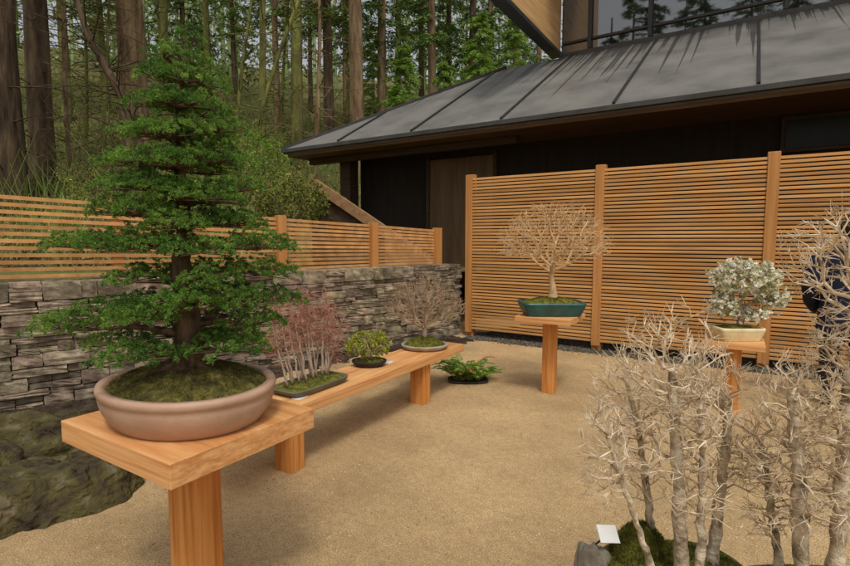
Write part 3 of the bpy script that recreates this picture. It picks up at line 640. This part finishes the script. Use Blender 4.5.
g = G(); g.lathe([(.9, .64), (1.0, .645), (1.0, .72), (.95, .9), (.9, 1.02), (.95, 1.15), (1.0, 1.28), (.96, 1.36), (.78, 1.43), (.45, 1.475), (.34, 1.5), (.3, 1.5)], .225, .15, 40, 2.6)
for s_ in (-1, 1): g.tube(smooth_path([(s_ * .17, .0, 1.40), (s_ * .235, -.01, 1.34), (s_ * .27, -.04, 1.2), (s_ * .285, -.05, 1.1), (s_ * .27, .04, .98), (s_ * .22, .12, .9)], 16, .002), np.interp(np.linspace(0, 1, 16), [0, .2, .6, 1], [.07, .085, .068, .055]), 16, .03)
part('jacket', g, M_navy, t, True)
skin('trousers', [(0, 0, .8), (.1, 0, .74), (.11, .02, .48), (.11, 0, .1), (-.1, 0, .74), (-.11, .03, .48), (-.11, 0, .1)], [(0, 1), (1, 2), (2, 3), (0, 4), (4, 5), (5, 6)], [.12, .1, .08, .065, .1, .08, .065], M_trouser)
for s_ in (-1, 1): skin('shoe', [(s_ * .11, -.05, .045), (s_ * .115, .06, .045), (s_ * .12, .16, .035)], [(0, 1), (1, 2)], [.045, .05, .035], M_darkpot)
g = G(); V = IV * [.1, .118, .115]; k = (IV[:, 2] > -.1) | (IV[:, 1] < -.15); V = V + [0, .055, 1.665]; fm = k[IF].all(1); fm &= (IV[IF].mean(1)[:, 2] > -.75); g.add(V, IF[fm]); part('hair', g, M_hair, t, True)

# ---------------------------------------------------------------- hillside and forest
def hill(x, y):
    d = -.8 * x + .6 * y
    return 1.0 + .36 * np.maximum(0, d - 12.5) + .25 * np.sin(x * .45 + 1) * np.sin(y * .4) * np.clip((d - 10) / 6, 0, 1)
g = G(); aa = np.linspace(-50, 130, 150); ss = .35 + np.linspace(0, 1, 70) ** 1.8 * 95
AA, SS = np.meshgrid(aa, ss, indexing='ij'); X = W0[0] + WD[0] * AA - WN[0] * SS; Y = W0[1] + WD[1] * AA - WN[1] * SS
Z = hill(X, Y); V = np.stack([X, Y, Z], -1).reshape(-1, 3); i = np.arange(149)[:, None] * 70 + np.arange(69)[None]; i = i.ravel()
g.add(V, None, np.stack([i, i + 70, i + 71, i + 1], 1)); tag(part('hillside', g, M_forest, None, True), 'leaf covered wooded hillside rising behind the fence', 'hill', kind='structure')

def crown_mesh(seed, z0, H, Lmax, dense=1., nb=5, ls=1., step=.75):
    global R; keepR = R; R = np.random.default_rng(seed); g = G(); B = []; D = []; z = z0
    while z < H:
        f_ = (z - z0) / (H - z0); L = Lmax * (1 - f_) ** .7 * R.uniform(.6, 1.1) + .4 * ls
        for k in range(int(4 * dense)):
            a_ = R.uniform(0, 2 * PI); e = np.array([math.cos(a_), math.sin(a_), 0]); q = np.linspace(.12, 1, 15)[:, None]; Lb = L * R.uniform(.6, 1.1)
            P_ = np.array([0, 0, z + R.uniform(-.3, .3) * ls]) + e * q * Lb + np.array([0, 0, 1]) * (.12 * q - .42 * q ** 2) * Lb
            g.frustums(P_[:-1], P_[1:], np.linspace(.03, .01, 14) * ls, np.linspace(.025, .008, 14) * ls, 3)
            for _ in range(nb): B.append(P_ + R.normal(size=P_.shape) * .07 * ls); sgn = R.choice([-1, 1]); sd = np.cross(e, [0, 0, 1.]) * sgn; D.append(sd * R.uniform(.5, 1) + e * .7 + R.normal(size=P_.shape) * .3 + [0, 0, -.35])
        z += R.uniform(.65, 1.35) * step
    B = np.concatenate(B); D = np.concatenate(D); g.blades(B, D, R.uniform(.16, .44, len(B)) * ls, R.uniform(.035, .08, len(B)) * ls)
    me = g.mesh('crown'); R = keepR; return me
crowns = [crown_mesh(1, 6.5, 26, 2.7, 1, 7), crown_mesh(2, 9, 28, 2.5, 1, 7), crown_mesh(3, 5, 24, 2.5, 1, 7), crown_mesh(4, 11, 30, 2.9, 1, 7)]
for i, c in enumerate(crowns): c.materials.append(M_fol[i % 2])
def trunk_mesh(r, H, m, bend=.3, lump=.05, lean=0, limbs=26, limbL=1.5, path=None):
    g = G(); q = np.linspace(0, 1, 22)
    P_ = smooth_path(path, 22) if path is not None else np.stack([np.sin(q * 3 + R.uniform(0, 6)) * bend * q + lean * q ** 1.3, np.sin(q * 2.4 + R.uniform(0, 6)) * bend * q, q * H - .6], 1)
    g.tube(P_, r * (1 - .75 * q) + r * .5 * np.exp(-q * 40), 12, lump)
    n = limbs; zz = R.uniform(.05, .8, n); b = np.stack([np.interp(zz, q, P_[:, k]) for k in range(3)], 1); d = unit(rand_unit(n) * [1, 1, .25] + [0, 0, .15])
    L = R.uniform(.3, 1, n)[:, None] * limbL; m1 = b + d * (L * .5 + r); m2 = m1 + unit(d + rand_unit(n) * .4 + [0, 0, -.15]) * L * .6
    g.frustums(b, m1, np.full(n, .018 + r * .03), np.full(n, .012), 4); g.frustums(m1, m2, np.full(n, .012), np.full(n, .004), 4)
    for _ in range(3):
        s = m1 + (m2 - m1) * R.uniform(0, 1, (n, 1)); g.frustums(s, s + unit(d + rand_unit(n)) * L * .35, np.full(n, .007), np.full(n, .003), 3)
    me = g.mesh('trunk', True); me.materials.append(m); return me
def tree_at(x, y, z, r, label, m, crown=None, group=None, H=27, bend=.3, lean=0, cs=1, path=None):
    t = thing('conifer_tree' if crown is not None else 'bare_tree', label, 'tree', (x, y, z), random.uniform(0, 6) if not (lean or path) else A, group)
    part('trunk', trunk_mesh(r, H, m, bend, .05, lean, 26 if crown is not None else 60, 1.5 if crown is not None else 2.4, path), m, t)
    if crown is not None:
        o = part('crown', crowns[crown], None, t); o.rotation_euler = (0, 0, random.uniform(0, 6)); o.scale = (cs, cs, 1)
    return t
def tree(px, wpx, w, label, m, crown=None, group=None, **k):
    p = world((*uw(px, 200, w)[:2], 0)); return tree_at(p[0], p[1], float(hill(p[0], p[1])) - .2, wpx / F * w / 2, label, m, crown, group, **k)
tree(6, 34, 13, 'broad dark conifer trunk at the far left edge of the forest', M_fbark, 3)
tree(44, 23, 15, 'dark conifer trunk second from the left edge', M_fbark, 1)
tree(140, 26, 19, 'thick brown conifer trunk just left of the tall conifer bonsai top', M_fbark2, 3)
tree(357, 16, 21, 'straight brown conifer trunk above the left slope of the roof', M_fbark2, 3)
tree(298, 12, 22, 'mossy conifer trunk right of the tall bonsai crown', M_mossbark, 1)
tree(330, 10, 24, 'slim dark conifer trunk left of the straight brown one', M_fbark, 0)
tree(262, 9, 20, 'slim mossy bare trunk directly behind the right side of the tall bonsai crown', M_mossbark, None, H=17, bend=.6)
q0 = uw(150, 190, 14); tree(150, 11, 14, 'dark bare tree arching up and left beside the thick brown conifer', M_fbark, None, path=[(uw(a, b, 14) - [q0[0], q0[1], 0]) * [1, 1, 1] - [0, 0, float(hill(*world((q0[0], q0[1], 0))[:2])) - .2] for a, b in ((152, 215), (145, 160), (130, 110), (108, 70), (88, 35), (74, -10), (66, -70))])
tree(246, 6, 17, 'thin mossy bare tree leaning right beside the tall bonsai top', M_mossbark, None, H=12, bend=.6, lean=3.5)
tree(72, 5, 16, 'thin upright bare tree right of the dark left conifers', M_fbark2, None, H=13, bend=.7)
tree(314, 5, 18, 'thin bare tree between the mossy conifer and the slim dark one', M_fbark2, None, H=13, bend=.6)
tree(382, 10, 27, 'brown conifer trunk just right of the straight brown one', M_fbark2, 2)
tree(432, 9, 30, 'conifer trunk rising over the middle of the left roof slope', M_fbark2, 0)
tree(470, 8, 31, 'conifer trunk close to the upper end of the left roof slope', M_fbark, 2)
for px, w in ((26, 17), (88, 20), (104, 18), (180, 21), (236, 22), (284, 25), (342, 26)):
    tree(px, 4, w, 'slender pale mossy bare tree among the conifers', M_mossbark, None, 'slender mossy bare trees', H=random.uniform(11, 16), bend=.7, lean=random.uniform(-1.2, 1.2))
grp = 'slim conifers back in the wood'; lab = 'slim conifer standing back in the wooded hillside'
for (px, wp, w, k) in [(22, 7, 30, 1), (75, 9, 26, 3), (112, 7, 29, 2), (168, 8, 30, 1), (190, 6, 34, 2), (215, 7, 28, 1), (278, 7, 30, 0), (345, 6, 36, 2), (400, 7, 35, 2), (420, 6, 40, 0), (450, 6, 36, 2), (490, 6, 36, 2), (515, 6, 38, 0), (535, 6, 40, 2), (-25, 9, 22, 1), (240, 5, 42, 2), (315, 5, 42, 0)]:
    tree(px + random.uniform(-3, 3), wp, w, lab, random.choice([M_fbark, M_fbark2, M_mossbark]), k, grp, H=random.uniform(24, 32), cs=random.uniform(.85, 1.15))
for k in range(13):                                              # the wood across the garden, mirrored in the upper windows
    tree_at(-19 + k * 2.7 + random.uniform(-.8, .8), random.uniform(-36, -27), -.2, random.uniform(.2, .35), 'conifer across the garden mirrored in the upper windows', M_fbark, k % 4, 'conifers across the garden', H=27, cs=1.5)
# saplings and shrubs
def sapling(px, w, H, label, zoff=0):
    p = world((*uw(px, 200, w)[:2], 0)); t = thing('young_conifer', label, 'tree', (p[0], p[1], float(hill(p[0], p[1])) + zoff), random.uniform(0, 6))
    g = G(); g.tube([(0, 0, -.3), (0, 0, H)], [.06, .01], 7); part('trunk', g, M_fbark2, t)
    part('crown', crown_mesh(int(px), .4, H, H * .3, 2.0, 12, .5, .42), M_sapl, t)
sapling(402, 24, 5.5, 'bright green young conifer over the lower left roof slope')
sapling(478, 27, 8.0, 'bright green young conifer behind the upper left roof slope')
sapling(512, 30, 9.0, 'bright green young conifer nearest the wooden wing wall')
sapling(445, 26, 5.5, 'bright green young conifer between two others over the roof slope')
sapling(225, 18, 3.2, 'bright green young conifer on the slope behind the tall bonsai')
sapling(375, 30, 7.0, 'young conifer behind the straight brown conifer trunk')
def shrub(px, py, w, rx, rz, label, m, n=500, lf=.07):
    c = world(uw(px, py, w)); p = np.array([c[0], c[1], float(hill(c[0], c[1]))]); t = thing('shrub', label, 'shrub', p, 0)
    g = G(); hc = max(c[2] - p[2], .35); T = ell((0, 0, hc), (rx, rx, rz), n, .3); T = T * (1 + .08 * R.normal(size=T.shape))
    tk = np.array([(0, 0, -.1), (0, 0, hc * .4), (.03, 0, hc * .7)]); tr_ = np.array([.05, .04, .03]); g.tube(tk, tr_, 7); add_twigs(g, twig_tree(tk, tr_, T[::3], .3, .005), 0); part('stem', g, M_fbark2, t)
    g = G(); g.tufts(T, unit(T - [0, 0, hc * .7]), 11, lf, lf * .45, .7); part('leaves', g, m, t)
shrub(292, 200, 9.5, .65, .42, 'rounded olive green shrub behind the fence right of the tall bonsai', M_shrub, 600, .055)
shrub(322, 208, 10.5, .5, .3, 'small olive shrub by the top of the wooden stair side', M_shrub, 350, .055)
shrub(90, 186, 11, .6, .3, 'straggly green shrub behind the fence left of the tall bonsai', M_shrub, 180, .055)
shrub(255, 160, 14, 1.0, .7, 'green shrub on the slope behind the right side of the tall bonsai', M_sapl, 500, .07)
# undergrowth
n = 1400; w_ = R.uniform(9, 45, n); px_ = R.uniform(-60, 560, n); ok_ = ~((px_ > 270) & (w_ < 16)); w_ = w_[ok_]; px_ = px_[ok_]; B = []
for a_, b_ in zip(px_, w_):
    p = world((*uw(a_, 200, b_)[:2], 0)); B.append((p[0], p[1], float(hill(p[0], p[1]))))
B = np.array(B); okk = ((B[:, :2] - W0) @ WN < -.8) & ~((B[:, 0] > -9.4) & (B[:, 1] > 6.5) & (B[:, 1] < 14)); B = B[okk]; dep = w_[okk]
hgt = R.uniform(.35, 1.5, len(B)) * np.where(R.uniform(size=len(B)) < .12, 1.5, 1) * np.where(dep < 15, .6, 1); B2 = np.repeat(B, 46, 0); g = G(); B2 = B2 + R.normal(size=B2.shape) * [.4, .4, .2] * np.repeat(hgt, 46)[:, None] + [0, 0, .1]
g.blades(B2, unit(rand_unit(len(B2)) * .9 + [0, 0, .4]), R.uniform(.08, .3, len(B2)), R.uniform(.02, .08, len(B2)))
st = np.repeat(B, 5, 0) + R.normal(size=(len(B) * 5, 3)) * [.5, .5, 0]; g.frustums(st, st + unit(rand_unit(len(st)) * .6 + [0, 0, 1]) * R.uniform(.5, 2.2, (len(st), 1)), np.full(len(st), .011), np.full(len(st), .004), 3)
tag(part('undergrowth', g, M_brush), 'tangle of ferns and brush over the wooded slope', 'undergrowth', kind='stuff')
# far wood
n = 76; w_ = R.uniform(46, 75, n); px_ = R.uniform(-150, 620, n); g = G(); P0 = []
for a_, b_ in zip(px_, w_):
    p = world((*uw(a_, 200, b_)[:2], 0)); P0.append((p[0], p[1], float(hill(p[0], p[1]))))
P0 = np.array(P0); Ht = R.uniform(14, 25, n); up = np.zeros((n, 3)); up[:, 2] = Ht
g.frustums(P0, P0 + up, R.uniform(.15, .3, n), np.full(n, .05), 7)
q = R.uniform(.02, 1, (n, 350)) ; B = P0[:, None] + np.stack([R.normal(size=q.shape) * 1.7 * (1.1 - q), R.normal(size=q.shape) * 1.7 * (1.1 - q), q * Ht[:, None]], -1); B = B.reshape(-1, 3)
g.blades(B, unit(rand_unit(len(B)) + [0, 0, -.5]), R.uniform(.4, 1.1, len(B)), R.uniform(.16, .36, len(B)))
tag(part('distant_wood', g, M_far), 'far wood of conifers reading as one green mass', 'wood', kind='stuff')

# ---------------------------------------------------------------- light and camera
wd_ = bpy.data.worlds.new('World'); SC.world = wd_; wd_.use_nodes = True; nt = wd_.node_tree
sky = nt.nodes.new('ShaderNodeTexSky'); sky.sky_type = 'NISHITA'; sky.sun_disc = False
EL, AZ = math.radians(60), math.radians(140)               # sun direction: azimuth clockwise from +Y
sky.sun_elevation = EL; sky.sun_rotation = AZ; sky.dust_density = 4; sky.air_density = 1.2
hs = nt.nodes.new('ShaderNodeHueSaturation'); hs.inputs['Saturation'].default_value = .22
nt.links.new(sky.outputs['Color'], hs.inputs['Color']); bg = nt.nodes['Background']; nt.links.new(hs.outputs['Color'], bg.inputs['Color']); bg.inputs['Strength'].default_value = .134
sd = bpy.data.lights.new('sun', 'SUN'); sd.energy = 1.5; sd.angle = math.radians(10); sd.color = (1, .92, .79)
so = bpy.data.objects.new('sun', sd); COL.objects.link(so)
dirn = Vector((math.sin(AZ) * math.cos(EL), math.cos(AZ) * math.cos(EL), math.sin(EL))); so.rotation_euler = dirn.to_track_quat('Z', 'Y').to_euler()
cd = bpy.data.cameras.new('camera'); cd.sensor_width = 36; cd.lens = F / 850 * 36; cd.clip_end = 500; cd.clip_start = .05
co = bpy.data.objects.new('camera', cd); COL.objects.link(co); co.location = (0, 0, EYE); co.rotation_euler = (PI / 2 - PT, 0, A); SC.camera = co
SC.view_settings.view_transform = 'Standard'; SC.view_settings.look = 'None'; SC.view_settings.exposure = 0
